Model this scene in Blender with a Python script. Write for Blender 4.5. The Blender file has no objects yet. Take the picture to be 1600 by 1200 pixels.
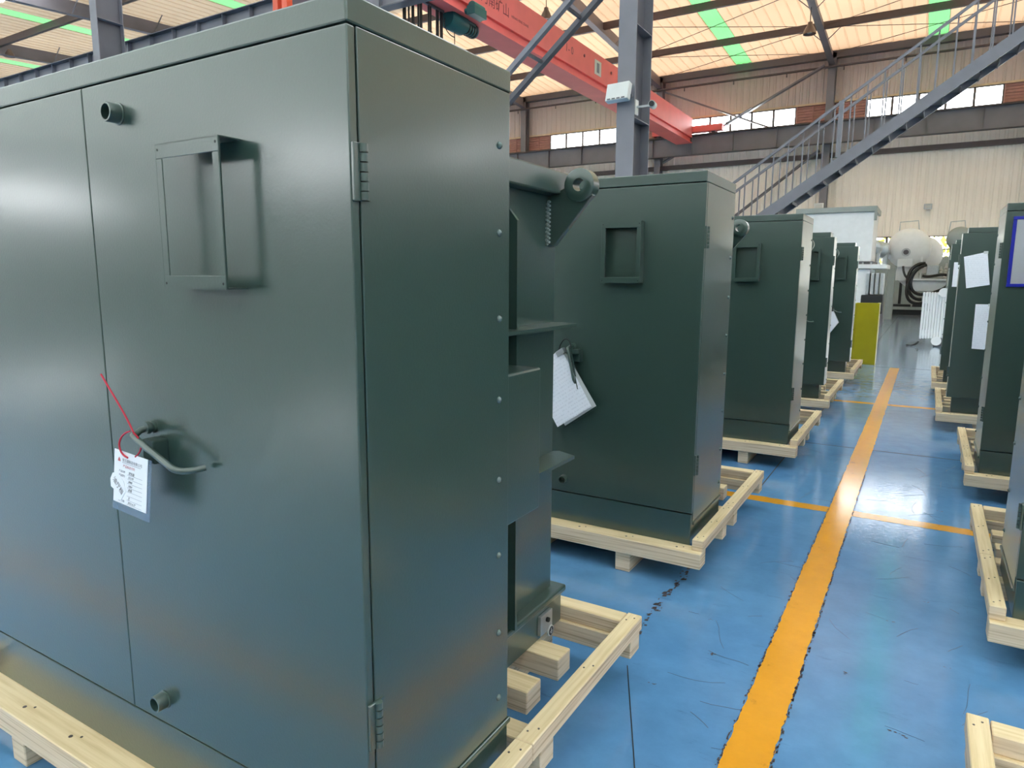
import bpy, bmesh, math, random
from mathutils import Vector, Matrix
R = random.Random(7)
PI = math.pi
SC = bpy.context.scene
COL = SC.collection

# ------------------------------------------------------------------ camera, sky, exposure
YAW, PITCH, ROLL = math.radians(-30.90), math.radians(-8.88), math.radians(0.275)
cam_d = bpy.data.cameras.new('camera'); cam_d.sensor_width = 36.0
cam_d.lens = 1073.0 / 1600.0 * 36.0; cam_d.clip_start = 0.05; cam_d.clip_end = 300
cam = bpy.data.objects.new('camera', cam_d); COL.objects.link(cam)
_f = Vector((math.sin(YAW), math.cos(YAW), 0)); _r = Vector((math.cos(YAW), -math.sin(YAW), 0)); _u = Vector((0, 0, 1))
f2 = _f*math.cos(PITCH) + _u*math.sin(PITCH); u2 = _u*math.cos(PITCH) - _f*math.sin(PITCH)
r3 = _r*math.cos(ROLL) + u2*math.sin(ROLL); u3 = u2*math.cos(ROLL) - _r*math.sin(ROLL)
cam.matrix_world = Matrix(((r3.x, u3.x, -f2.x, 0), (r3.y, u3.y, -f2.y, 0), (r3.z, u3.z, -f2.z, 1.5), (0, 0, 0, 1)))
SC.camera = cam

SKY = 11.0
world = bpy.data.worlds.new('overcast_sky'); SC.world = world; world.use_nodes = True
bg = world.node_tree.nodes['Background']
bg.inputs[0].default_value = (0.94, 0.97, 1.0, 1); bg.inputs[1].default_value = SKY

SC.view_settings.view_transform = 'Standard'; SC.view_settings.look = 'None'
SC.view_settings.exposure = 0.65; SC.view_settings.gamma = 1.0; SC.view_settings.use_curve_mapping = False
SC.cycles.max_bounces = 10; SC.cycles.diffuse_bounces = 5; SC.cycles.glossy_bounces = 4
SC.cycles.transparent_max_bounces = 8; SC.cycles.use_denoising = True
SC.cycles.caustics_reflective = False; SC.cycles.caustics_refractive = False

# ------------------------------------------------------------------ materials
def mat(name):
    m = bpy.data.materials.new(name); m.use_nodes = True
    nt = m.node_tree; b = nt.nodes['Principled BSDF']
    return m, nt, b
def N(nt, typ, **kw):
    n = nt.nodes.new(typ)
    for k, v in kw.items():
        if k in n.inputs: n.inputs[k].default_value = v
        else: setattr(n, k, v)
    return n
def ramp(nt, fac, stops):
    r = nt.nodes.new('ShaderNodeValToRGB'); nt.links.new(fac, r.inputs[0])
    e = r.color_ramp.elements
    while len(e) < len(stops): e.new(0.5)
    for i, (p, c) in enumerate(stops):
        e[i].position = p; e[i].color = (c[0], c[1], c[2], 1)
    return r
def simple(name, col, rough=0.5, metal=0.0, var=0.06, scale=6.0, bump=0.0, bscale=200.0, spec=0.5, coat=0.0):
    m, nt, b = mat(name)
    tc = N(nt, 'ShaderNodeTexCoord'); nz = N(nt, 'ShaderNodeTexNoise', Scale=scale, Detail=3.0)
    nt.links.new(tc.outputs['Object'], nz.inputs['Vector'])
    lo = tuple(c*(1-var) for c in col); hi = tuple(min(1, c*(1+var)) for c in col)
    r = ramp(nt, nz.outputs['Fac'], [(0.3, lo), (0.7, hi)])
    nt.links.new(r.outputs[0], b.inputs['Base Color'])
    b.inputs['Roughness'].default_value = rough; b.inputs['Metallic'].default_value = metal
    b.inputs['Specular IOR Level'].default_value = spec
    b.inputs['Coat Weight'].default_value = coat; b.inputs['Coat Roughness'].default_value = 0.19; b.inputs['Coat IOR'].default_value = 1.62
    if bump:
        n2 = N(nt, 'ShaderNodeTexNoise', Scale=bscale, Detail=2.0); nt.links.new(tc.outputs['Object'], n2.inputs['Vector'])
        bp = N(nt, 'ShaderNodeBump', Strength=bump, Distance=0.002)
        nt.links.new(n2.outputs['Fac'], bp.inputs['Height']); nt.links.new(bp.outputs[0], b.inputs['Normal'])
    return m
M = {}
M['green'] = simple('green_grey_enamel', (0.031, 0.060, 0.050), 0.30, var=0.03, scale=3, bump=0.14, bscale=150, spec=0.65, coat=0.75)
M['green_dark'] = simple('dark_green_enamel', (0.030, 0.055, 0.048), 0.35, var=0.05)
M['seam'] = simple('shadow_gap_rubber', (0.008, 0.012, 0.012), 0.7)
M['steel'] = simple('blue_grey_structural_paint', (0.20, 0.19, 0.215), 0.45, var=0.08, scale=1.5)
M['steel_dark'] = simple('dark_grey_structural_paint', (0.10, 0.095, 0.11), 0.5, var=0.08, scale=1.5)
M['purlin'] = simple('brown_grey_purlin_paint', (0.10, 0.075, 0.075), 0.55)
M['red'] = simple('crane_red_paint', (0.90, 0.19, 0.18), 0.55, var=0.06, scale=1.2, spec=0.25)
M['redpost'] = simple('orange_red_paint', (0.75, 0.10, 0.045), 0.4)
M['hoist'] = simple('teal_green_hoist_paint', (0.008, 0.10, 0.10), 0.35)
M['black'] = simple('black_rubber', (0.012, 0.013, 0.016), 0.45)
M['white'] = simple('white_enamel', (0.84, 0.85, 0.87), 0.3, var=0.03)
M['offwhite'] = simple('pale_grey_enamel', (0.60, 0.62, 0.63), 0.4, var=0.03)
M['greyeq'] = simple('sage_grey_enamel', (0.32, 0.35, 0.33), 0.45, var=0.04)
M['galv'] = simple('galvanised_steel', (0.5, 0.52, 0.54), 0.35, metal=0.8, var=0.08, scale=20)
M['zinc'] = simple('painted_screw', (0.12, 0.16, 0.16), 0.22, metal=0.3)
M['yellow'] = simple('yellow_sheet_paint', (0.36, 0.31, 0.006), 0.35, var=0.04)
M['rail_steel'] = simple('stair_grey_paint', (0.20, 0.19, 0.215), 0.45, var=0.06)
M['white_plastic'] = simple('white_plastic', (0.60, 0.59, 0.57), 0.4, var=0.03)
M['lampglass'] = simple('lamp_reflector', (0.20, 0.16, 0.14), 0.3, metal=0.4)
M['orange_stripe_ink'] = simple('dark_ink', (0.05, 0.04, 0.045), 0.6)
M['maroon'] = simple('maroon_letter_paint', (0.19, 0.012, 0.03), 0.5)
M['inkgrey'] = simple('grey_print_ink', (0.22, 0.22, 0.28), 0.7)
M['inkred'] = simple('red_print_ink', (0.55, 0.12, 0.15), 0.7)
M['inkblack'] = simple('pen_ink', (0.05, 0.05, 0.07), 0.7)
M['cord'] = simple('red_cord', (0.55, 0.02, 0.05), 0.6)
M['blueframe'] = simple('blue_plastic_frame', (0.012, 0.018, 0.33), 0.3)
M['louver'] = simple('red_brown_louver_paint', (0.46, 0.24, 0.21), 0.5, var=0.08)
M['flash'] = simple('cream_flashing', (0.72, 0.56, 0.36), 0.5)
M['mullion'] = simple('dark_window_bar', (0.12, 0.10, 0.10), 0.5)
M['hedge'] = simple('garden_leaf', (0.34, 0.36, 0.05), 0.7, var=0.5, scale=3)
M['weld'] = simple('weld_bead_paint', (0.22, 0.27, 0.26), 0.2, bump=0.6, bscale=300)

def wood(name, axis):
    m, nt, b = mat(name)
    tc = N(nt, 'ShaderNodeTexCoord'); mp = N(nt, 'ShaderNodeMapping')
    s = [55.0, 55.0, 55.0]; s[axis] = 2.2; mp.inputs['Scale'].default_value = s
    nt.links.new(tc.outputs['Object'], mp.inputs[0])
    nz = N(nt, 'ShaderNodeTexNoise', Scale=1.0, Detail=4.0, Roughness=0.6); nt.links.new(mp.outputs[0], nz.inputs['Vector'])
    mp2 = N(nt, 'ShaderNodeMapping'); mp2.inputs['Scale'].default_value = (2.5, 2.5, 120)
    nt.links.new(tc.outputs['Object'], mp2.inputs[0])
    wv = N(nt, 'ShaderNodeTexNoise', Scale=1.0, Detail=1.0); nt.links.new(mp2.outputs[0], wv.inputs['Vector'])
    geo = N(nt, 'ShaderNodeNewGeometry'); sx = N(nt, 'ShaderNodeSeparateXYZ'); nt.links.new(geo.outputs['Normal'], sx.inputs[0])
    ab = N(nt, 'ShaderNodeMath', operation='ABSOLUTE'); nt.links.new(sx.outputs['Z'], ab.inputs[0])
    r1 = ramp(nt, nz.outputs['Fac'], [(0.25, (0.60, 0.43, 0.22)), (0.55, (0.76, 0.59, 0.36)), (0.8, (0.83, 0.68, 0.45))])
    r2 = ramp(nt, wv.outputs['Fac'], [(0.30, (0.50, 0.35, 0.22)), (0.46, (0.72, 0.55, 0.38)), (0.7, (0.79, 0.63, 0.46))])
    mx = N(nt, 'ShaderNodeMix', data_type='RGBA'); nt.links.new(ab.outputs[0], mx.inputs[0])
    nt.links.new(r2.outputs[0], mx.inputs[6]); nt.links.new(r1.outputs[0], mx.inputs[7])
    nt.links.new(mx.outputs[2], b.inputs['Base Color']); b.inputs['Roughness'].default_value = 0.65
    return m
M['wood_x'] = wood('pine_timber_crosswise', 0); M['wood_y'] = wood('pine_timber_lengthwise', 1)

def floor_mat():
    m, nt, b = mat('blue_epoxy_floor')
    tc = N(nt, 'ShaderNodeTexCoord')
    n1 = N(nt, 'ShaderNodeTexNoise', Scale=0.8, Detail=4.0); n2 = N(nt, 'ShaderNodeTexNoise', Scale=7.0, Detail=6.0, Roughness=0.65)
    nt.links.new(tc.outputs['Object'], n1.inputs['Vector']); nt.links.new(tc.outputs['Object'], n2.inputs['Vector'])
    r1 = ramp(nt, n1.outputs['Fac'], [(0.3, (0.085, 0.225, 0.44)), (0.7, (0.125, 0.285, 0.50))])
    # small dark scuffs, stretched and turned
    mp = N(nt, 'ShaderNodeMapping'); mp.inputs['Scale'].default_value = (2.2, 9.0, 1); mp.inputs['Rotation'].default_value = (0, 0, 0.5)
    nt.links.new(tc.outputs['Object'], mp.inputs[0])
    n3 = N(nt, 'ShaderNodeTexNoise', Scale=1.6, Detail=9.0, Roughness=0.72); nt.links.new(mp.outputs[0], n3.inputs['Vector'])
    mp6 = N(nt, 'ShaderNodeMapping'); mp6.inputs['Scale'].default_value = (24, 1.6, 1); mp6.inputs['Rotation'].default_value = (0, 0, -0.35)
    nt.links.new(tc.outputs['Object'], mp6.inputs[0])
    n6 = N(nt, 'ShaderNodeTexNoise', Scale=1.0, Detail=6.0, Roughness=0.75); nt.links.new(mp6.outputs[0], n6.inputs['Vector'])
    ra = ramp(nt, n3.outputs['Fac'], [(0.60, (0, 0, 0)), (0.74, (1, 1, 1))]); rb = ramp(nt, n6.outputs['Fac'], [(0.66, (0, 0, 0)), (0.78, (.7, .7, .7))])
    r3_ = N(nt, 'ShaderNodeMath', operation='MAXIMUM'); nt.links.new(ra.outputs[0], r3_.inputs[0]); nt.links.new(rb.outputs[0], r3_.inputs[1])
    mx = N(nt, 'ShaderNodeMix', data_type='RGBA'); mx.inputs[7].default_value = (0.05, 0.09, 0.15, 1)
    sc = N(nt, 'ShaderNodeMath', operation='MULTIPLY'); sc.inputs[1].default_value = 0.55; nt.links.new(r3_.outputs[0], sc.inputs[0])
    nt.links.new(sc.outputs[0], mx.inputs[0]); nt.links.new(r1.outputs[0], mx.inputs[6])
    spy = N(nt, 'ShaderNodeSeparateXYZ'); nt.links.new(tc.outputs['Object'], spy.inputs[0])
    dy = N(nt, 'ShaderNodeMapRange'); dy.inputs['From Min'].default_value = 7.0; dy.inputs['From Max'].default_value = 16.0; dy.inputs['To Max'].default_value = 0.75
    nt.links.new(spy.outputs['Y'], dy.inputs['Value'])                       # far wall's grazing reflection painted in as paler grey
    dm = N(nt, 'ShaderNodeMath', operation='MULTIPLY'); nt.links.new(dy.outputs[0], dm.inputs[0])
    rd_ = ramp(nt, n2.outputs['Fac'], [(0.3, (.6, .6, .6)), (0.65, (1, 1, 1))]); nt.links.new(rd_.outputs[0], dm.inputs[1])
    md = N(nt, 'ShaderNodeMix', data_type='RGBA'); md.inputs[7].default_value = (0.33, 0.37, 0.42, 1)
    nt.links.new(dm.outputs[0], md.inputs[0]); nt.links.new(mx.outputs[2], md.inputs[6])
    ny = N(nt, 'ShaderNodeMapRange'); ny.inputs['From Min'].default_value = -0.3; ny.inputs['From Max'].default_value = -3.0; ny.inputs['To Max'].default_value = 0.9
    nt.links.new(spy.outputs['Y'], ny.inputs['Value'])                       # bare grey concrete in the neighbouring bay
    mn = N(nt, 'ShaderNodeMix', data_type='RGBA'); mn.inputs[7].default_value = (0.17, 0.20, 0.19, 1)
    nt.links.new(ny.outputs[0], mn.inputs[0]); nt.links.new(md.outputs[2], mn.inputs[6])
    r4 = ramp(nt, n2.outputs['Fac'], [(0.35, (0.9, 0.9, 0.9)), (0.7, (1.06, 1.06, 1.06))])
    m2 = N(nt, 'ShaderNodeMix', data_type='RGBA', blend_type='MULTIPLY'); m2.inputs[0].default_value = 1
    nt.links.new(mn.outputs[2], m2.inputs[6]); nt.links.new(r4.outputs[0], m2.inputs[7])
    nt.links.new(m2.outputs[2], b.inputs['Base Color'])
    rr = N(nt, 'ShaderNodeMapRange'); rr.inputs['To Min'].default_value = 0.06; rr.inputs['To Max'].default_value = 0.15
    nt.links.new(n2.outputs['Fac'], rr.inputs['Value']); nt.links.new(rr.outputs[0], b.inputs['Roughness'])
    bp = N(nt, 'ShaderNodeBump', Strength=0.05, Distance=0.003); nt.links.new(n2.outputs['Fac'], bp.inputs['Height'])
    n5 = N(nt, 'ShaderNodeTexNoise', Scale=38.0, Detail=3.0); nt.links.new(tc.outputs['Object'], n5.inputs['Vector'])
    b2 = N(nt, 'ShaderNodeBump', Strength=0.28, Distance=0.002); nt.links.new(n5.outputs['Fac'], b2.inputs['Height'])
    nt.links.new(bp.outputs[0], b2.inputs['Normal']); nt.links.new(b2.outputs[0], b.inputs['Normal'])
    return m
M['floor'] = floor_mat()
def stripe_mat(name, c):
    m, nt, b = mat(name)
    tc = N(nt, 'ShaderNodeTexCoord'); n2 = N(nt, 'ShaderNodeTexNoise', Scale=9.0, Detail=8.0, Roughness=0.7)
    nt.links.new(tc.outputs['Object'], n2.inputs['Vector'])
    r = ramp(nt, n2.outputs['Fac'], [(0.27, (c[0]*.55, c[1]*.5, c[2]*.8)), (0.38, c), (0.75, (min(1, c[0]*1.1), c[1]*1.12, c[2]*1.2))])
    nt.links.new(r.outputs[0], b.inputs['Base Color']); b.inputs['Roughness'].default_value = 0.13
    bp = N(nt, 'ShaderNodeBump', Strength=0.05, Distance=0.003); nt.links.new(n2.outputs['Fac'], bp.inputs['Height'])
    nt.links.new(bp.outputs[0], b.inputs['Normal'])
    return m
M['orange'] = stripe_mat('orange_floor_paint', (0.74, 0.31, 0.015))
M['orange2'] = stripe_mat('amber_floor_paint', (0.62, 0.27, 0.02))

def trans_mat(name, diff, tr):
    m = bpy.data.materials.new(name); m.use_nodes = True; nt = m.node_tree
    for n in list(nt.nodes):
        if n.type != 'OUTPUT_MATERIAL': nt.nodes.remove(n)
    out = nt.nodes[0]
    d = N(nt, 'ShaderNodeBsdfDiffuse'); t = N(nt, 'ShaderNodeBsdfTranslucent'); a = N(nt, 'ShaderNodeAddShader')
    tc = N(nt, 'ShaderNodeTexCoord'); nz = N(nt, 'ShaderNodeTexNoise', Scale=0.35, Detail=3.0); nt.links.new(tc.outputs['Object'], nz.inputs['Vector'])
    r = ramp(nt, nz.outputs['Fac'], [(0.3, tuple(c*.88 for c in tr)), (0.7, tuple(c*1.1 for c in tr))])
    nt.links.new(r.outputs[0], t.inputs[0]); d.inputs[0].default_value = (*diff, 1)
    nt.links.new(d.outputs[0], a.inputs[0]); nt.links.new(t.outputs[0], a.inputs[1]); nt.links.new(a.outputs[0], out.inputs[0])
    return m
M['roof_far'] = trans_mat('warm_translucent_roof_sheet', (0.44, 0.35, 0.25), (0.068, 0.0450, 0.0280))
M['roof_near'] = trans_mat('pale_translucent_roof_sheet', (0.50, 0.50, 0.50), (0.122, 0.123, 0.119))
M['roof_mid'] = trans_mat('dull_translucent_roof_sheet', (0.40, 0.33, 0.26), (0.036, 0.0275, 0.0185))
M['roof_fill'] = trans_mat('added_fill_roof_sheet', (0.40, 0.40, 0.40), (0.34, 0.336, 0.326))  # bright sheet added out of view to light the far bay
M['skylight'] = trans_mat('green_translucent_skylight', (0.05, 0.20, 0.06), (0.026, 0.082, 0.028))
def glass_mat():
    m = bpy.data.materials.new('window_glass'); m.use_nodes = True; nt = m.node_tree
    for n in list(nt.nodes):
        if n.type != 'OUTPUT_MATERIAL': nt.nodes.remove(n)
    out = nt.nodes[0]; a = N(nt, 'ShaderNodeBsdfTransparent'); g = N(nt, 'ShaderNodeBsdfGlossy'); g.inputs['Roughness'].default_value = 0.03
    fr = N(nt, 'ShaderNodeFresnel', IOR=1.3); mx = N(nt, 'ShaderNodeMixShader')
    nt.links.new(fr.outputs[0], mx.inputs[0]); nt.links.new(a.outputs[0], mx.inputs[1]); nt.links.new(g.outputs[0], mx.inputs[2])
    nt.links.new(mx.outputs[0], out.inputs[0]); return m
M['glass'] = glass_mat()
def clear_plastic():
    m = bpy.data.materials.new('clear_blue_plastic_sleeve'); m.use_nodes = True; nt = m.node_tree
    b = nt.nodes['Principled BSDF']; out = nt.nodes['Material Output']
    b.inputs['Base Color'].default_value = (0.18, 0.26, 0.38, 1); b.inputs['Roughness'].default_value = 0.12
    t = N(nt, 'ShaderNodeBsdfTransparent'); mx = N(nt, 'ShaderNodeMixShader'); mx.inputs[0].default_value = 0.55
    nt.links.new(t.outputs[0], mx.inputs[1]); nt.links.new(b.outputs[0], mx.inputs[2]); nt.links.new(mx.outputs[0], out.inputs[0])
    return m
M['sleeve'] = clear_plastic()
def paper_mat(name, lines=True, sx=1.0, ang=0.0):
    m, nt, b = mat(name); b.inputs['Roughness'].default_value = 0.55
    b.inputs['Base Color'].default_value = (0.86, 0.87, 0.95, 1)
    if lines:
        tc = N(nt, 'ShaderNodeTexCoord'); mp = N(nt, 'ShaderNodeMapping'); mp.inputs['Rotation'].default_value = (0, ang, 0)
        nt.links.new(tc.outputs['Object'], mp.inputs[0])
        sp = N(nt, 'ShaderNodeSeparateXYZ'); nt.links.new(mp.outputs[0], sp.inputs[0])
        ml = N(nt, 'ShaderNodeMath', operation='MULTIPLY'); ml.inputs[1].default_value = 55.0*sx; nt.links.new(sp.outputs['Z'], ml.inputs[0])
        fr = N(nt, 'ShaderNodeMath', operation='FRACT'); nt.links.new(ml.outputs[0], fr.inputs[0])
        gt = N(nt, 'ShaderNodeMath', operation='LESS_THAN'); gt.inputs[1].default_value = 0.4; nt.links.new(fr.outputs[0], gt.inputs[0])
        m3 = N(nt, 'ShaderNodeMapping'); m3.inputs['Scale'].default_value = (130, 1, 55); nt.links.new(mp.outputs[0], m3.inputs[0])
        nz = N(nt, 'ShaderNodeTexNoise', Scale=1.0, Detail=2.0); nt.links.new(m3.outputs[0], nz.inputs['Vector'])
        g2 = N(nt, 'ShaderNodeMath', operation='GREATER_THAN'); g2.inputs[1].default_value = 0.5; nt.links.new(nz.outputs['Fac'], g2.inputs[0])
        mm = N(nt, 'ShaderNodeMath', operation='MULTIPLY'); nt.links.new(gt.outputs[0], mm.inputs[0]); nt.links.new(g2.outputs[0], mm.inputs[1])
        m5 = N(nt, 'ShaderNodeMath', operation='MULTIPLY'); m5.inputs[1].default_value = 0.16; nt.links.new(mm.outputs[0], m5.inputs[0])
        mx = N(nt, 'ShaderNodeMix', data_type='RGBA'); mx.inputs[6].default_value = (0.86, 0.87, 0.95, 1); mx.inputs[7].default_value = (0.22, 0.22, 0.30, 1)
        nt.links.new(m5.outputs[0], mx.inputs[0]); nt.links.new(mx.outputs[2], b.inputs['Base Color'])
    return m
M['paper'] = paper_mat('plain_white_paper', False)
M['paper_print'] = paper_mat('printed_white_paper', True)
M['paper_tilt'] = paper_mat('printed_sheet_hung_askew', True, 1.0, math.radians(34))
def cladding(name, c, var=0.05):
    m, nt, b = mat(name)
    tc = N(nt, 'ShaderNodeTexCoord'); nz = N(nt, 'ShaderNodeTexNoise', Scale=0.5, Detail=5.0); nt.links.new(tc.outputs['Object'], nz.inputs['Vector'])
    r = ramp(nt, nz.outputs['Fac'], [(0.3, tuple(x*(1-var) for x in c)), (0.7, tuple(x*(1+var) for x in c))])
    nt.links.new(r.outputs[0], b.inputs['Base Color']); b.inputs['Roughness'].default_value = 0.5
    return m
M['clad'] = cladding('cream_wall_cladding', (0.93, 0.85, 0.77))
M['clad_up'] = cladding('shaded_upper_cladding', (0.64, 0.54, 0.50))  # shade on the upper wall put into the cladding colour
M['clad_grey'] = cladding('grey_wall_cladding', (0.55, 0.56, 0.56))

# ------------------------------------------------------------------ mesh builder
class MB:
    def __init__(s): s.v = []; s.f = []
    def add(s, vs, fs):
        o = len(s.v); s.v += [tuple(v) for v in vs]; s.f += [tuple(i+o for i in f) for f in fs]; return s
    def box(s, x0, x1, y0, y1, z0, z1):
        x0, x1 = min(x0, x1), max(x0, x1); y0, y1 = min(y0, y1), max(y0, y1); z0, z1 = min(z0, z1), max(z0, z1)
        return s.add([(x0,y0,z0),(x1,y0,z0),(x1,y1,z0),(x0,y1,z0),(x0,y0,z1),(x1,y0,z1),(x1,y1,z1),(x0,y1,z1)],
                     [(0,3,2,1),(4,5,6,7),(0,1,5,4),(1,2,6,5),(2,3,7,6),(3,0,4,7)])
    def bar(s, p0, p1, w, h, up=(0,0,1)):
        p0, p1 = Vector(p0), Vector(p1); d = (p1-p0).normalized(); up = Vector(up)
        a = d.cross(up)
        if a.length < 1e-5: a = d.cross(Vector((1,0,0)))
        a.normalize(); b = a.cross(d).normalized(); vs = []
        for p in (p0, p1):
            for i, j in ((-1,-1),(1,-1),(1,1),(-1,1)): vs.append(p + a*(i*w/2) + b*(j*h/2))
        return s.add(vs, [(0,1,2,3),(7,6,5,4),(0,4,5,1),(1,5,6,2),(2,6,7,3),(3,7,4,0)])
    def prism(s, poly, axis, a, b):
        # poly: list of 2D points; axis 0: (y,z), 1: (x,z), 2: (x,y)
        def P(p, t): return [(t,p[0],p[1]),(p[0],t,p[1]),(p[0],p[1],t)][axis]
        n = len(poly); vs = [P(p,a) for p in poly] + [P(p,b) for p in poly]
        return s.add(vs, [tuple(range(n)), tuple(range(2*n-1, n-1, -1))] + [(i, n+i, n+(i+1)%n, (i+1)%n) for i in range(n)])
    def cyl(s, p0, p1, r0, r1=None, n=16, caps=(True, True)):
        r1 = r0 if r1 is None else r1
        return s.lathe(p0, p1, [(0, r0), (1, r1)], n, caps)
    def lathe(s, p0, p1, prof, n=20, caps=(True, True)):
        p0, p1 = Vector(p0), Vector(p1); d = p1-p0; dn = d.normalized()
        a = dn.cross(Vector((0,0,1)))
        if a.length < 1e-4: a = Vector((1,0,0))
        a.normalize(); b = dn.cross(a); vs = []; fs = []
        for t, r in prof:
            for i in range(n):
                an = 2*PI*i/n; vs.append(p0 + d*t + a*(r*math.cos(an)) + b*(r*math.sin(an)))
        for k in range(len(prof)-1):
            for i in range(n):
                j = (i+1) % n; fs.append((k*n+i, k*n+j, (k+1)*n+j, (k+1)*n+i))
        if caps[0]: fs.append(tuple(range(n-1, -1, -1)))
        if caps[1]: fs.append(tuple(range((len(prof)-1)*n, len(prof)*n)))
        return s.add(vs, fs)
    def tube(s, pts, r, n=8):
        pts = [Vector(p) for p in pts]; vs = []; fs = []; prev = None
        for k, p in enumerate(pts):
            d = (pts[min(k+1, len(pts)-1)] - pts[max(k-1, 0)]).normalized()
            if prev is None:
                a = d.cross(Vector((0,0,1)));
                if a.length < 1e-3: a = d.cross(Vector((1,0,0)))
            else: a = prev - d*prev.dot(d)
            a.normalize(); prev = a; b = d.cross(a)
            for i in range(n):
                an = 2*PI*i/n; vs.append(p + a*(r*math.cos(an)) + b*(r*math.sin(an)))
        for k in range(len(pts)-1):
            for i in range(n):
                j = (i+1) % n; fs.append((k*n+i, k*n+j, (k+1)*n+j, (k+1)*n+i))
        fs.append(tuple(range(n-1,-1,-1))); fs.append(tuple(range((len(pts)-1)*n, len(pts)*n)))
        return s.add(vs, fs)
    def build(s, name, m, parent=None, bevel=0.0, smooth=False, seg=2):
        me = bpy.data.meshes.new(name); me.from_pydata(s.v, [], s.f); me.update()
        bm = bmesh.new(); bm.from_mesh(me)
        bmesh.ops.recalc_face_normals(bm, faces=bm.faces)
        if bevel:
            ed = [e for e in bm.edges if len(e.link_faces) == 2 and e.calc_face_angle(0) > 0.6]
            bmesh.ops.bevel(bm, geom=ed, offset=bevel, segments=seg, affect='EDGES', profile=0.5, clamp_overlap=True)
        bm.to_mesh(me); bm.free()
        if smooth:
            me.shade_smooth()
            try: me.set_sharp_from_angle(angle=math.radians(40))
            except Exception: pass
        me.materials.append(m)
        o = bpy.data.objects.new(name, me); COL.objects.link(o)
        if parent: o.parent = parent
        return o
def arc(c, r, a0, a1, n, plane='xz'):
    out = []
    for i in range(n+1):
        a = a0 + (a1-a0)*i/n; u, w = r*math.cos(a), r*math.sin(a)
        out.append({'xz': (c[0]+u, c[1], c[2]+w), 'yz': (c[0], c[1]+u, c[2]+w), 'xy': (c[0]+u, c[1]+w, c[2])}[plane])
    return out
def bez(p0, p1, p2, p3, n=14):
    p0, p1, p2, p3 = map(Vector, (p0, p1, p2, p3)); o = []
    for i in range(n+1):
        t = i/n; o.append(p0*(1-t)**3 + p1*3*t*(1-t)**2 + p2*3*t*t*(1-t) + p3*t**3)
    return o
def tag(o, label, cat, group=None):
    o['label'] = label; o['category'] = cat
    if group: o['group'] = group
    return o
def thing(name, loc, label, cat, group=None, rz=0.0):
    o = bpy.data.objects.new(name, None); COL.objects.link(o); o.location = loc; o.rotation_euler = (0, 0, rz); o.empty_display_size = 0.2
    return tag(o, label, cat, group)
def struct(o): o['kind'] = 'structure'; return o
def stuff(o): o['kind'] = 'stuff'; return o
def kids(o): return [c for c in list(bpy.data.objects) if c.parent == o]
def copy_tree(o, parent=None):
    c = o.copy(); COL.objects.link(c); c.parent = parent
    for k in list(o.children): copy_tree(k, c)
    return c
def text_mesh(body, size, name, m, parent, loc, rot, align='LEFT', depth=0.0004, shear=0.0):
    cu = bpy.data.curves.new(name, 'FONT'); cu.body = body; cu.size = size; cu.align_x = align; cu.extrude = depth; cu.shear = shear
    cu.resolution_u = 2
    t = bpy.data.objects.new(name, cu); COL.objects.link(t); bpy.context.view_layer.update()
    me = bpy.data.meshes.new_from_object(t.evaluated_get(bpy.context.evaluated_depsgraph_get()))
    bpy.data.objects.remove(t); bpy.data.curves.remove(cu)
    me.materials.clear(); me.materials.append(m)
    o = bpy.data.objects.new(name, me); COL.objects.link(o); o.parent = parent; o.location = loc; o.rotation_euler = rot
    return o

# ================================================================== SETTING
X0, X1, Y0, Y1 = -60.0, 44.0, -36.1, 35.9
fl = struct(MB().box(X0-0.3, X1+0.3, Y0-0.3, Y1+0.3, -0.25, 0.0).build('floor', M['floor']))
def ragged_strip(x0, x1, y0, y1, along, z, step=0.035, j=0.004):
    b = MB(); a0, a1 = (y0, y1) if along == 'y' else (x0, x1)
    n = max(2, int((a1-a0)/step)); vs = []; fs = []
    for i in range(n+1):
        t = a0 + (a1-a0)*i/n; e1 = R.uniform(-j, j); e2 = R.uniform(-j, j)
        vs += [(x0+e1, t, z), (x1+e2, t, z)] if along == 'y' else [(t, y0+e1, z), (t, y1+e2, z)]
    for i in range(n): fs.append((2*i, 2*i+1, 2*i+3, 2*i+2))
    return b.add(vs, fs)
ls = ragged_strip(-0.437, -0.296, -9, 13.25, 'y', 0.0018).build('lane_stripe', M['orange'], fl); ls['label'] = 'wide orange stripe painted along the aisle'
for yy in (4.72, 0.22, 9.22):
    c_ = ragged_strip(-7.0, 6.0, yy, yy+0.115, 'x', 0.0012).build('cross_stripe', M['orange2'], fl); c_['label'] = 'narrow amber stripe painted across the aisle'
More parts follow.
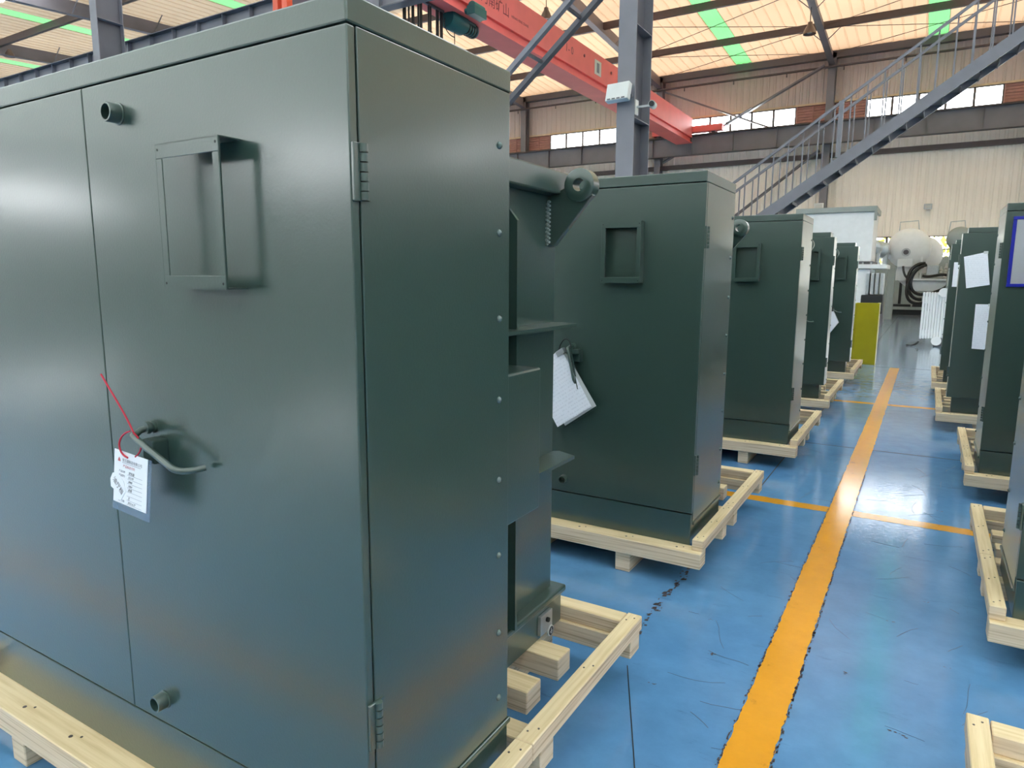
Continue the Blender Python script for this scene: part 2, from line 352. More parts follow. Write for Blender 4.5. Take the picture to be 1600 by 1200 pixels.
# chipped dark flecks along both edges of the lane stripe
fk = MB()
for xe, dens in ((-0.440, 330), (-0.293, 420)):
    for i in range(dens):
        y = 1.2 + 4.6*R.random()**1.15; w = R.uniform(0.0012, 0.0045); l = R.uniform(0.005, 0.022); x = xe + R.uniform(-0.004, 0.004)
        fk.add([(x-w, y-l*.4, .0024), (x+w, y-l*.5, .0024), (x+w*.7, y+l*.5, .0024), (x-w*.6, y+l*.35, .0024)], [(0,1,2,3)])
for i in range(60):
    x = R.uniform(-1.0, -0.9); y = R.uniform(2.6, 3.4); l = R.uniform(0.004, 0.02); w = l*R.uniform(.3, .8)
    x = -0.945 + R.gauss(0, 0.012); fk.add([(x-w, y-l, .0012), (x+w, y-l*.6, .0012), (x+w*.5, y+l, .0012), (x-w*.8, y+l*.4, .0012)], [(0,1,2,3)])
for (x, y, l) in ((0.199, 5.133, .016), (-0.62, 2.62, .013), (-0.75, 2.3, .010), (-0.15, 2.75, .014), (0.05, 2.45, .016), (0.1, 2.2, .012), (-0.1, 2.05, .012), (0.18, 3.0, .010), (-.7, 2.9, .008), (.12, 3.6, .010), (-.02, 3.3, .012)):
    for k in range(5):
        cx_, cy_ = x+R.gauss(0, l*.8), y+R.gauss(0, l*.35); s_ = l*R.uniform(.15, .5); a_ = R.uniform(0, 3)
        fk.add([(cx_+s_*math.cos(a_+q*1.05)*R.uniform(.6, 1.3), cy_+.6*s_*math.sin(a_+q*1.05)*R.uniform(.6, 1.3), .0012) for q in range(6)], [(0,1,2,3,4,5)])
sk = MB()                                              # thin drag scratches
for i in range(70):
    x = R.uniform(-.9, .28); y = R.uniform(1.7, 6.5); a_ = R.gauss(1.2, .5) if R.random() < .5 else R.gauss(-.3, .4); L_ = R.uniform(.04, .26); w_ = R.uniform(.0006, .0014)
    if -.47 < x < -.26: continue
    p_ = [(x, y, .0006)]
    for q in range(4): a_ += R.gauss(0, .15); p_.append((p_[-1][0]+L_/4*math.cos(a_), p_[-1][1]+L_/4*math.sin(a_), .0006))
    for q in range(4): sk.bar(p_[q], p_[q+1], w_*2, .0004)
stuff(sk.build('scratches', simple('scratch_grime', (0.05, 0.10, 0.17), 0.5), fl))
stuff(fk.build('paint_chips', M['orange_stripe_ink'], fl))
jm = M['seam']
MB().box(-30, 10, 6.70, 6.712, 0.0002, 0.0010).build('floor_joint', jm, fl)
MB().box(-30, 10, 13.28, 13.295, 0.0002, 0.0010).build('floor_joint', jm, fl)
MB().box(-0.924, -0.916, 4.9, 35, 0.0002, 0.0008).build('floor_joint', jm, fl)
MB().bar((-0.884, 2.365, .0006), (-0.60, 1.72, .0006), .004, .0008).build('floor_joint', jm, fl)

# --- far wall (runs across the end of the aisle)
def corrugated(b, xa, xb, za, zb, y, out=-1, per=0.30, dep=0.03):
    n = max(1, round((xb-xa)/per)); p = (xb-xa)/n; prof = []
    for i in range(n):
        s = xa+i*p; prof += [(s, 0), (s+p*.55, 0), (s+p*.65, dep), (s+p*.9, dep)]
    prof.append((xb, 0)); vs = []; fs = []
    for x, d in prof: vs += [(x, y+out*d, za), (x, y+out*d, zb)]
    for i in range(len(prof)-1): fs.append((2*i, 2*i+2, 2*i+3, 2*i+1))
    return b.add(vs, fs)
WB = MB(); cents = [-56.5, -48.5, -40.5, -32.5, -24.5, -16.5, -8.5, -0.5, 7.5, 15.5, 23.5, 31.5, 39.5]; hw = 2.52
corrugated(WB, X0, X1, 0, 1.1, Y1)
corrugated(WB, X0, X1, 3.36, 8.45, Y1)
edges = [X0] + sum([[c-hw, c+hw] for c in cents], []) + [X1]
for i in range(0, len(edges), 2): corrugated(WB, edges[i], edges[i+1], 1.1, 3.36, Y1)
wb = struct(WB.build('wall_back', M['clad']))
corrugated(MB(), X0, X1, 9.42, 12.2, Y1).build('upper_cladding', M['clad_up'], wb)
for i in range(0, len(edges), 2):
    lv = MB(); xa, xb = edges[i], edges[i+1]
    for k in range(8):
        z = 8.45 + k*0.122; lv.add([(xa, Y1-.03, z), (xb, Y1-.03, z), (xb, Y1+.01, z+.115), (xa, Y1+.01, z+.115)], [(0,1,2,3)])
        lv.add([(xa, Y1+.01, z+.115), (xb, Y1+.01, z+.115), (xb, Y1-.03, z+.122), (xa, Y1-.03, z+.122)], [(0,1,2,3)])
    for xm in (xa+.03, (xa+xb)/2-.75, (xa+xb)/2+.75, xb-.03): lv.box(xm-.025, xm+.025, Y1-.06, Y1-.03, 8.45, 9.42)
    lv.build('louver_panel', M['louver'], wb)
struct(MB().box(X0, X1, Y1-.08, Y1-.02, 9.42, 9.50).build('trim_1', M['flash']))
wn = 0
for c in cents:
    for (za, zb, npn) in ((8.45, 9.42, 5), (1.1, 3.36, 4)):
        wn += 1
        fr = MB(); fr.box(c-hw, c+hw, Y1-.04, Y1+.03, za, za+.04); fr.box(c-hw, c+hw, Y1-.04, Y1+.03, zb-.04, zb)
        for k in range(npn+1):
            x = c-hw + 2*hw*k/npn; fr.box(x-.05, x+.05, Y1-.04, Y1+.03, za, zb)
        if za < 2: fr.box(c-hw, c+hw, Y1-.03, Y1+.02, 2.75, 2.80)
        fo = struct(fr.build('window_%d' % wn, M['mullion']))
        for k in range(npn):
            xa = c-hw + 2*hw*k/npn; xb = c-hw + 2*hw*(k+1)/npn
            MB().box(xa+.022, xb-.022, Y1-.008, Y1-.002, za+.04, zb-.04).build('pane', M['glass'], fo)
# girts, sprinkler pipe and far columns are parts of the wall
def hbeam(b, x, ya, yb, z0, z1, bf=0.30, tf=0.018):
    b.box(x-bf/2, x+bf/2, ya, ya+tf, z0, z1); b.box(x-bf/2, x+bf/2, yb-tf, yb, z0, z1); b.box(x-.006, x+.006, ya+tf, yb-tf, z0, z1)
    return b
for x in (-36.5, -28.5, -20.5, -12.5, -4.5, 3.5, 11.5):
    hbeam(MB(), x, Y1-.55, Y1-.12, 0, 11.5, 0.32).build('wall_column', M['steel'], wb)
MB().box(X0, X1, Y1-.20, Y1-.06, 6.98, 7.20).build('girt', M['purlin'], wb)
MB().box(X0, X1, Y1-.55, Y1-.25, 11.25, 11.55).build('eaves_beam', M['steel_dark'], wb)
pp = MB().cyl((X0, Y1-.62, 10.86), (X1, Y1-.62, 10.86), 0.05, n=10)
for i in range(24): pp.cyl((-40+i*2.4, Y1-.62, 10.83), (-40+i*2.4, Y1-.62, 10.66), 0.02, 0.03, n=6)
pp.build('sprinkler_pipe', M['purlin'], wb)
# cross bracing above and below the runway beam
br = MB(); yb_ = Y1-.5
br.bar((-12.2, yb_, 10.75), (-4.8, yb_, 7.55), .07, .17, (0,1,0)); br.bar((-4.8, yb_-.08, 10.95), (-12.2, yb_-.08, 7.3), .07, .27, (0,1,0))
br.bar((-9.05, yb_-.13, 8.87), (-7.85, yb_-.13, 9.46), .04, .46, (0,1,0))
br.build('wall_brace', M['steel'], wb)
MB().bar((-4.8, yb_, 7.3), (-12.2, yb_, 1.6), .08, .30, (0,1,0)).build('wall_brace', M['steel_dark'], wb)

# --- the other walls
ww = MB()
wins_f = [(-51.0, -34.0, 8.5, 11.3)]
corrugated(ww, X0, X1, 0, 8.5, Y0, out=1); corrugated(ww, X0, X1, 11.3, 12.4, Y0, out=1)
corrugated(ww, X0, -51, 8.5, 11.3, Y0, out=1); corrugated(ww, -34, X1, 8.5, 11.3, Y0, out=1)
struct(ww.build('wall_front', M['clad_grey']))
for xa, xb, za, zb in wins_f:
    wn += 1; fr = MB()
    fr.box(xa, xb, Y0-.03, Y0+.03, za, za+.05); fr.box(xa, xb, Y0-.03, Y0+.03, zb-.05, zb)
    for k in range(6): x = xa+(xb-xa)*k/5; fr.box(x-.025, x+.025, Y0-.03, Y0+.03, za, zb)
    fo = struct(fr.build('window_%d' % wn, M['mullion']))
    for k in range(5): MB().box(xa+(xb-xa)*k/5+.025, xa+(xb-xa)*(k+1)/5-.025, Y0-.004, Y0+.004, za+.05, zb-.05).build('pane', M['glass'], fo)
def corr_y(b, xw, out, ya, yb, za, zb):
    n = max(1, round((yb-ya)/.3)); vs = []; fs = []; p = (yb-ya)/n; prof = []
    for i in range(n): s = ya+i*p; prof += [(s, 0), (s+p*.55, 0), (s+p*.65, .03), (s+p*.9, .03)]
    prof.append((yb, 0))
    for y, d in prof: vs += [(xw+out*d, y, za), (xw+out*d, y, zb)]
    for i in range(len(prof)-1): fs.append((2*i, 2*i+2, 2*i+3, 2*i+1))
    return b.add(vs, fs)
ya, yb, za, zb = -31.0, -22.5, 6.6, 8.2                  # long side window in the left wall
wl = MB(); corr_y(wl, X0, 1, Y0, Y1, 0, za); corr_y(wl, X0, 1, Y0, Y1, zb, 12.4); corr_y(wl, X0, 1, Y0, ya, za, zb); corr_y(wl, X0, 1, yb, Y1, za, zb)
struct(wl.build('wall_left', M['clad_grey']))
wn += 1; fr = MB(); fr.box(X0-.03, X0+.03, ya, yb, za, za+.05); fr.box(X0-.03, X0+.03, ya, yb, zb-.05, zb)
for k in range(7): y = ya+(yb-ya)*k/6; fr.box(X0-.03, X0+.03, y-.03, y+.03, za, zb)
fo = struct(fr.build('window_%d' % wn, M['mullion']))
for k in range(6): MB().box(X0-.004, X0+.004, ya+(yb-ya)*k/6+.03, ya+(yb-ya)*(k+1)/6-.03, za+.05, zb-.05).build('pane', M['glass'], fo)
struct(corr_y(MB(), X1, -1, Y0, Y1, 0, 12.4).build('wall_right', M['clad_grey']))

# --- roof: two gables, ribbed translucent sheet with green skylight strips
SL = 0.05; ZE = 11.72
def zroof(y):
    if y < -12.1: y = -24.2-y
    return ZE + SL*(y-11.9 if 11.9 <= y <= 23.8 else (35.9-y) if y > 23.8 else (y+12.1) if y < -0.1 else (11.9-y))
strips = [(-8.5+8*k) for k in range(-6, 7)]
def roof_sheet(ya, yb, name, m):
    b = MB(); prof = []; x = X0
    segs = []; s0 = X0
    for c in strips: segs.append((s0, c-.36)); s0 = c+.36
    segs.append((s0, X1))
    for xa, xb in segs:
        n = max(1, round((xb-xa)/0.42)); p = (xb-xa)/n; prof = []
        for i in range(n):
            s = xa+i*p; prof += [(s, 0), (s+p-.09, 0), (s+p-.07, -.035), (s+p-.02, -.035)]
        prof.append((xb, 0)); vs = []; fs = []
        for px_, d in prof: vs += [(px_, ya, zroof(ya)+d), (px_, yb, zroof(yb)+d)]
        for i in range(len(prof)-1): fs.append((2*i, 2*i+2, 2*i+3, 2*i+1))
        b.add(vs, fs)
    return b.build(name, m)
rf = struct(roof_sheet(23.8, 35.95, 'ceiling', M['roof_far']))
rs2 = roof_sheet(14.2, 23.8, 'roof_slope', M['roof_mid']); rs5 = roof_sheet(11.9, 14.2, 'fill_roof_band', M['roof_fill']); rs5.parent = rf ; rs2.parent = rf  # clear band is an added, unseen fill light
rq = struct(roof_sheet(-36.15, -24.1, 'ceiling', M['roof_near'])); rs4 = roof_sheet(-24.1, -12.1, 'roof_slope', M['roof_near']); rs4.parent = rq
rn = struct(roof_sheet(-12.15, -0.1, 'ceiling', M['roof_near'])); rs3 = roof_sheet(-0.1, 11.9, 'roof_slope', M['roof_near']); rs3.parent = rn
for c in strips:
    for ya, yb, par in ((23.8, 35.95, rf), (11.9, 23.8, rf), (-12.1, -0.1, rn), (-0.1, 11.9, rn), (-36.1, -24.1, rq), (-24.1, -12.1, rq)):
        s = MB(); vs = []; fs = []
        for i in range(7):
            x = c-.38+.76*i/6; d = .02 if i in (1, 3, 5) else 0
            vs += [(x, ya, zroof(ya)+d), (x, yb, zroof(yb)+d)]
        for i in range(6): fs.append((2*i, 2*i+2, 2*i+3, 2*i+1))
        s.add(vs, fs).build('skylight_strip', M['skylight'], par)
for y, par in [(y, rf) for y in (16.2, 20.2, 24.2, 28.2, 32.1)] + [(y, rn) for y in (-30, -24, -18, -8, -4, 0, 4, 8)]:
    MB().box(X0, X1, y-.07, y+.07, zroof(y)-.40, zroof(y)-.13).build('purlin', M['purlin'], par)
for x in (-44.5, -36.5, -28.5, -20.5, -12.5, -4.5, 3.5, 11.5):
    for (ya, za, yb, zb) in ((35.4, 10.95, 23.8, 11.75), (12.3, 10.95, 23.8, 11.75)):
        b = MB()
        for (d0, d1, w) in ((0, 0.02, .26), (.02, .52, .012)):
            wv = w/2; t0, t1 = d0, d1
            b.add([(x-wv, ya, za+t0), (x+wv, ya, za+t0), (x+wv, ya, za+t1), (x-wv, ya, za+t1), (x-wv, yb, zb+t0), (x+wv, yb, zb+t0), (x+wv, yb, zb+t1), (x-wv, yb, zb+t1)],
                  [(0,1,2,3), (7,6,5,4), (0,4,5,1), (1,5,6,2), (2,6,7,3), (3,7,4,0)])
        for k in range(3):
            yk = ya + (yb-ya)*(0.25+0.28*k); zk = za+(zb-za)*(0.25+0.28*k)
            for sg in (-1, 1): b.bar((x+sg*.1, yk, zk+.03), (x+sg*.75, yk, zk+.62), .03, .03)
        b.build('rafter', M['steel'], rf)
# thin sag rods under the far slope
rd = MB()
for k in range(3):
    xa = -12.5+8*k
    for (p, q) in (((xa, 28.2), (xa+8, 32.1)), ((xa, 32.1), (xa+8, 28.2)), ((xa, 32.1), (xa+8, 35.4)), ((xa, 35.4), (xa+8, 32.1))):
        rd.bar((p[0], p[1], zroof(p[1])-.3), (q[0], q[1], zroof(q[1])-.3), .02, .02)
stuff(rd.build('brace_rods', M['purlin'], rf))

# ================================================================== STEEL OF THE HALL
def column(x, label):
    t = thing('steel_column', (x, 11.98, 0), label, 'column', 'steel columns between the two bays')
    for nm, ya in (('front_flange', -.38), ('rear_flange', .362)): MB().box(-.16, .16, ya, ya+.018, 0.03, 11.6).build(nm, M['steel'], t)
    MB().box(-.006, .006, -.362, .362, 0.03, 11.6).build('web', M['steel_dark'], t)
    for z in (1.2, 2.7, 4.2, 5.7, 7.1, 8.6):
        for sg in (-1, 1): MB().box(sg*.006, sg*.155, -.362, .362, z, z+.014).build('stiffener', M['steel'], t)
    MB().box(-.28, .28, -.5, .5, 0, .03).build('base_plate', M['steel'], t)
    MB().prism([(.38, 7.0), (1.22, 7.35), (1.22, 7.56), (.38, 7.56)], 0, -.15, .15).build('bracket', M['steel'], t)
    return t
column(-4.70, 'blue-grey steel column rising behind the second left cabinet with a floodlight')
column(-20.65, 'blue-grey steel column behind the nearest cabinet at upper left')
def runway(y, ztop, depth, label, group):
    t = thing('runway_beam', (0, y, 0), label, 'crane beam', group)
    MB().box(X0+1, X1-1, -.18, .18, ztop-.02, ztop).build('top_flange', M['steel_dark'], t)
    MB().box(X0+1, X1-1, -.15, .15, ztop-depth, ztop-depth+.02).build('bottom_flange', M['steel_dark'], t)
    MB().box(X0+1, X1-1, -.006, .006, ztop-depth+.02, ztop-.02).build('web', M['steel'], t)
    k = 0; x = X0+1.4
    while x < X1-1.2:
        if -30 < x < 8: MB().box(x-.006, x+.006, -.14, .14, ztop-depth+.02, ztop-.02).build('stiffener', M['steel'], t)
        x += 1.1 if y < 20 else 2.0
    MB().box(X0+1, X1-1, -.035, .035, ztop, ztop+.07).build('crane_rail', M['purlin'], t)
    return t
runway(13.0, 8.42, .86, 'grey crane runway beam with ribs seen above the nearest cabinet', None)
runway(35.0, 8.42, .92, 'grey crane runway beam along the far wall under the white windows', None)
# twin diagonal brace beside the near column
t = thing('diagonal_brace', (-7.3, 11.98, 5.08), 'twin-bar grey diagonal brace rising toward the floodlight column', 'brace')
d0, d1 = (-4.6, -4.6*.815), (2.5, 2.5*.815)
for yy, w, m in ((-.36, .11, 'steel'), (.33, .14, 'steel_dark')):
    MB().bar((d0[0], yy, d0[1]), (d1[0], yy, d1[1]), .09, w, (0,1,0)).build('brace_bar', M[m], t)
for k in range(9):
    s = -4.2+k*.8; MB().bar((s, -.32, s*.815), (s, .29, s*.815), .05, .05).build('batten', M['steel_dark'], t)
# red twin post in front of the runway beam
t = thing('red_post', (-14.1, 12.55, 0), 'red twin-bar steel post rising before the ribbed runway beam', 'post')
for sg in (-1, 1): MB().box(sg*.16-.09, sg*.16+.09, -.09, .09, .02, 9.4).build('bar', M['redpost'], t, bevel=.01)
for z in (1, 3, 5, 7.6, 9.1): MB().box(-.07, .07, -.03, .03, z, z+.25).build('tie_plate', M['redpost'], t)
MB().box(-.35, .35, -.2, .2, 0, .02).build('base_plate', M['redpost'], t)

# --- bridge crane
t = thing('bridge_crane', (-10.93, 24.0, 8.49), 'red overhead bridge crane girder with black lettering spanning the hall', 'crane')
g = MB().box(-.38, .38, -10.9, 10.75, -.19, .70).build('girder', M['red'], t, bevel=.012)
MB().box(-.30, .30, -10.9, 10.75, -.42, -.19).build('lower_chord', M['red'], t)
MB().box(-.40, .40, -10.9, 10.75, -.46, -.42).build('bottom_flange', M['red'], t)
for yy in (-11.0, 11.0):
    e = MB().box(-1.7, 1.8, yy-.2, yy+.2, .06, .36).build('end_carriage', M['red'], t, bevel=.012)
    for xx in (-1.4, -.6, 1.35): MB().cyl((xx, yy-.08, .13), (xx, yy+.08, .13), .13, n=16).build('wheel', M['steel_dark'], e)
    MB().prism([(-1.6, .30), (-.38, .30), (-.38, -.3), (-.6, -.3)], 1, yy-(.42 if yy > 0 else -.42), yy-(.22 if yy > 0 else -.22)).build('gusset', M['red'], e)
RX = (PI/2, 0, PI/2)
for k, ch in enumerate('河南矿山'): text_mesh(ch, .36, 'lettering', M['maroon'], t, (.383, -8.05+k*.36, .10), RX)
stuff(text_mesh('HENAN MINE CRANE', .10, 'lettering', M['maroon'], t, (.383, -6.5, .13), RX))
for k, ch in enumerate('1-0'): text_mesh(ch, .34, 'lettering', M['maroon'], t, (.383, -3.15+k*.20, .16), RX)
text_mesh('QD32-5', .14, 'lettering', M['red'], t, (.383, -3.1, .5), RX)
pl = MB().box(.381, .39, -.9, -.35, .0, .48).build('warning_plate', M['white_plastic'], t); pl['label'] = 'small pale plate'
MB().box(.39, .395, -.72, -.52, .08, .4).build('plate_mark', M['inkgrey'], pl)
for yy in (-1.75, .55): MB().cyl((.38, yy, .36), (.40, yy, .36), .05, n=10).build('hole_cover', M['maroon'], t)
h = thing('hoist', (-10.9, 15.55, 7.62), 'teal electric hoist hanging under the red crane girder', 'hoist')
MB().lathe((-.02, -.62, .30), (-.02, .12, .30), [(0, .12), (.03, .22), (.1, .25), (.9, .25), (.97, .2), (1, .12)], 20).build('drum', M['hoist'], h, smooth=True)
mo = MB().lathe((-.02, .12, .30), (-.02, .66, .30), [(0, .12), (.02, .17), (.94, .17), (1, .11)], 18).build('motor', M['hoist'], h, smooth=True)
for k in range(4): MB().cyl((-.02, .2+k*.11, .30), (-.02, .24+k*.11, .30), .185, n=18).build('cooling_fin', M['black'], mo)
MB().box(-.24, .20, -.42, .42, .33, .395).build('trolley', M['hoist'], h, bevel=.01)
MB().box(.42, .66, -.34, .22, .36, .58).cyl((.54, -.30, .58), (.54, .18, .58), .11, n=14).build('trolley_motor', M['hoist'], h, bevel=.01)
for yy in (-.3, .3):
    for xx in (-.46, .40): MB().cyl((xx-.03, yy, .46), (xx+.03, yy, .46), .07, n=14).build('trolley_wheel', M['hoist'], h)
MB().tube(bez((-.05, -.55, .30), (-.05, -.72, .3), (-.05, -.7, -.1), (-.05, -.2, -.06)), .012, 6).build('cable', M['black'], h)
MB().cyl((-.02, -.25, .08), (-.02, -.25, -.45), .012, n=6).build('rope', M['black'], h)
MB().tube(arc((-.02, -.25, -.55), .09, PI/2, -PI, 10), .022, 8).build('hook', M['black'], h)
c = thing('festoon_cables', (-10.9, 13.9, 7.0), 'black festoon cables hanging in loops beneath the red crane girder', 'cable')
for k, (ya, yb, dz) in enumerate(((-.64, -.58, .9), (-.45, -.32, 1.6), (-.28, .02, 1.8), (-.1, -.02, 1.5), (.30, .38, 1.9), (.62, .68, 2.1), (.78, .84, 2.3))):
    pts = [(0, ya, 1.0), (0, ya, .6-dz)] + arc((0, (ya+yb)/2, .6-dz), abs(yb-ya)/2, PI, 2*PI, 6, 'yz') + [(0, yb, .6-dz), (0, yb, 1.0)]
    MB().tube(pts, .024, 6).build('cable_loop', M['black'], c)
MB().box(-.03, .03, -.66, .9, .96, 1.02).build('cable_track', M['steel_dark'], c)

# --- floodlight, camera, lamps
t = thing('floodlight', (-4.78, 11.42, 4.45), 'white square floodlight fixed on the blue-grey column', 'floodlight')
b = MB().box(-.21, .21, -.06, .06, 0, .30).build('housing', M['white_plastic'], t, bevel=.012); b.rotation_euler = (math.radians(-14), 0, math.radians(-6))
sp = MB()
for k in range(4): sp.box(-.17+k*.09, -.11+k*.09, -.066, -.058, .015, .035)
s_ = stuff(sp.build('driver_slots', M['steel_dark'], b))
MB().box(-.24, .24, .05, .09, .06, .10).build('yoke', M['steel_dark'], t); MB().box(-.03, .03, .07, .178, .05, .12).build('arm', M['steel_dark'], t)
t = thing('security_camera', (-4.33, 11.75, 4.36), 'small white security camera on the right side of the column', 'camera')
MB().cyl((.10, -.16, .02), (.04, .10, .05), .06, n=14).build('body', M['white_plastic'], t, smooth=True)
MB().cyl((.11, -.20, .015), (.10, -.155, .02), .045, n=14).build('lens', M['black'], t)
MB().box(-.24, .06, -.02, .02, .02, .05).build('arm', M['white_plastic'], t)
MB().box(-.24, -.22, -.07, .07, -.09, .15).build('wall_plate', M['white_plastic'], t)
def lamp(x, y, z, label):
    t = thing('pendant_lamp', (x, y, z), label, 'lamp', 'bay lamps hung from the roof')
    MB().lathe((0, 0, 0), (0, 0, .42), [(0, .23), (.25, .21), (.6, .14), (.8, .09), (1, .08)], 20, (False, True)).build('shade', M['lampglass'], t, smooth=True)
    MB().lathe((0, 0, .06), (0, 0, .30), [(0, .10), (.4, .12), (1, .05)], 14).build('bulb', M['white_plastic'], t, smooth=True)
    MB().cyl((0, 0, .42), (0, 0, zroof(y)-z-.1), .015, n=6).build('stem', M['black'], t)
lamp(-12.75, 23.6, 10.75, 'dark bell-shaped pendant lamp above the red crane girder')
lamp(-4.55, 29.0, 10.45, 'small pendant lamp hanging beside the pale rafter near the stairs')
lamp(-36.6, 16.6, 11.25, 'small pendant lamp at far upper left under the green skylight')
t = thing('wall_lamp', (-.28, 35.7, 4.5), 'small boxed lamp on the cream far wall', 'lamp')
MB().box(-.16, .16, -.1, .1, 0, .22).build('housing', M['galv'], t, bevel=.02); MB().box(-.12, .12, -.12, -.1, .03, .15).build('lens', M['white_plastic'], t)

# --- staircase
t = thing('staircase', (0, 14.0, 0), 'grey steel staircase climbing to the right across the far wall', 'staircase')
SLP = .7057
def zt(x): return 4.757 + SLP*x
xa, xb = -6.55, 2.6
for yy in (0.0, .68):
    MB().add([(xa, yy-.03, zt(xa)-.235), (xb, yy-.03, zt(xb)-.235), (xb, yy-.03, zt(xb)), (xa, yy-.03, zt(xa)),
              (xa, yy+.03, zt(xa)-.235), (xb, yy+.03, zt(xb)-.235), (xb, yy+.03, zt(xb)), (xa, yy+.03, zt(xa))],
             [(0,1,2,3), (7,6,5,4), (0,4,5,1), (1,5,6,2), (2,6,7,3), (3,7,4,0)]).build('stringer', M['rail_steel'], t)
    hr = MB().bar((xa, yy, zt(xa)+.95), (xb, yy, zt(xb)+.95), .045, .045); hr.bar((xb, yy, zt(xb)+.95), (5.4, yy, zt(xb)+.95), .045, .045)
    hr.build('handrail', M['rail_steel'], t)
n = int((xb-xa)/.25)
trd = MB().add([(-.15, .03, 0), (.13, .03, 0), (.13, .65, 0), (-.15, .65, 0), (-.15, .03, -.012), (.13, .03, -.012), (.13, .65, -.012), (-.15, .65, -.012)],
               [(0,1,2,3), (7,6,5,4), (0,4,5,1), (1,5,6,2), (2,6,7,3), (3,7,4,0)]).box(-.15, -.135, .03, .65, -.05, 0).box(.115, .13, .03, .65, -.05, 0).build('tread', M['steel_dark'], t)
pst = MB().box(-.011, .011, -.011, .011, -.06, .94).build('baluster', M['rail_steel'], t)
for i in range(n+1):
    x = xa + .12 + i*.25
    o = trd if i == 0 else trd.copy()
    if i: COL.objects.link(o)
    o.location = (x, 0, zt(x)-.12)
    for yy in (0.0, .68):
        p = pst if (i == 0 and yy == 0) else pst.copy()
        if p is not pst: COL.objects.link(p)
        p.location = (x, yy, zt(x)+.0)
MB().box(-1.62, -1.54, -.03, .03, zt(-1.58), zt(-1.58)+.97).build('post', M['rail_steel'], t)
MB().box(2.6, 5.4, -.1, .8, zt(xb)-.2, zt(xb)).build('landing', M['rail_steel'], t)
for xx, yy in ((2.7, 0), (2.7, .7), (5.3, 0), (5.3, .7)): MB().box(xx-.05, xx+.05, yy-.05, yy+.05, 0, zt(xb)-.2).build('landing_leg', M['rail_steel'], t)

# ================================================================== PALLETS
def make_pallet(loc, label, group):
    t = thing('pallet', loc, label, 'pallet', group)
    B0, B1, C1 = .10, .18, .236
    for x in (-.78, -.26, .26, .49, ):
        pass
    for x in (-.545, 0.0, .523): MB().box(x-.04, x+.04, .015, 1.46, 0, B0).build('runner', M['wood_y'], t, bevel=.003, seg=1)
    MB().box(-.925, .925, 0, .095, B0, B1).build('front_board', M['wood_x'], t, bevel=.003, seg=1)
    for y in (.455, .70): MB().box(-.92, .92, y, y+.08, B0, B1).build('cross_beam', M['wood_x'], t, bevel=.003, seg=1)
    for y in (.91, 1.13): MB().box(-.755, .755, y, y+.095, B0, B1).build('cross_beam', M['wood_x'], t, bevel=.003, seg=1)
    MB().box(-.92, .92, 1.395, 1.485, B0, B1-.006).build('cross_beam', M['wood_x'], t, bevel=.003, seg=1)
    MB().box(-.868, .868, 1.41, 1.485, B1-.006, C1-.004).build('back_board', M['wood_x'], t, bevel=.003, seg=1)
    for sg in (-1, 1):
        for (ya, yb) in ((.035, .638), (.640, 1.485)):
            xa, xb = (.872, .928) if sg > 0 else (-.928, -.872)
            r = MB().box(xa, xb, ya, yb, B1, C1).build('side_rail', M['wood_y'], t, bevel=.003, seg=1)
            nl = MB()
            for k in range(3):
                for dx in (-.012, .010):
                    xx = (xa+xb)/2+dx; yy = ya + .05 + (yb-ya-.1)*k/2 + (.015 if dx > 0 else -.01)
                    nl.cyl((xx, yy, C1-.002), (xx, yy, C1+.0012), .0035, n=6)
            stuff(nl.build('nail_heads', M['purlin'], r))
    nl = MB()
    for k in range(7):
        xx = -.8+k*.266
        nl.cyl((xx, .04, B1-.002), (xx, .04, B1+.0012), .006, n=7); nl.cyl((xx+.03, .055, B1-.002), (xx+.03, .055, B1+.0012), .004, n=6)
    stuff(nl.build('nail_heads', M['purlin'], t))
    return t
GL, GR = 'pale pine pallets under the left row', 'pale pine pallets under the right row'
p0 = make_pallet((-1.75, .855, 0), 'pale pine pallet under the nearest green transformer at left', GL)
def place_pallet(loc, label, g):
    c = copy_tree(p0); c.location = loc; c['label'] = label; c['group'] = g
    if g == GR:                                        # the right row's inner cross beams reach further out
        for k_ in c.children:
            if k_.name.startswith('cross_beam'): k_.scale.x = 1.115 if k_.dimensions.x < 1.7 else 1.0
place_pallet((-1.757, 3.165, 0), 'pale pine pallet under the second green transformer of the left row', GL)
place_pallet((-1.705, 5.645, 0), 'pale pine pallet under the third green transformer of the left row', GL)
place_pallet((-1.74, 8.06, 0), 'pale pine pallet under the fourth green transformer of the left row', GL)
place_pallet((-1.71, 10.60, 0), 'pale pine pallet under the farthest green transformer of the left row', GL)
place_pallet((1.13, .80, 0), 'pale pine pallet at the bottom right corner, nearest of the right row', GR)
place_pallet((1.24, 3.10, 0), 'pale pine pallet crossing the amber stripe at right, second from the camera', GR)
place_pallet((1.25, 5.49, 0), 'pale pine pallet under the right transformer with the blue-framed notice', GR)
place_pallet((1.10, 7.93, 0), 'pale pine pallet under the right transformer bearing two loose sheets', GR)
place_pallet((1.07, 10.29, 0), 'pale pine pallet under the farthest right transformer', GR)

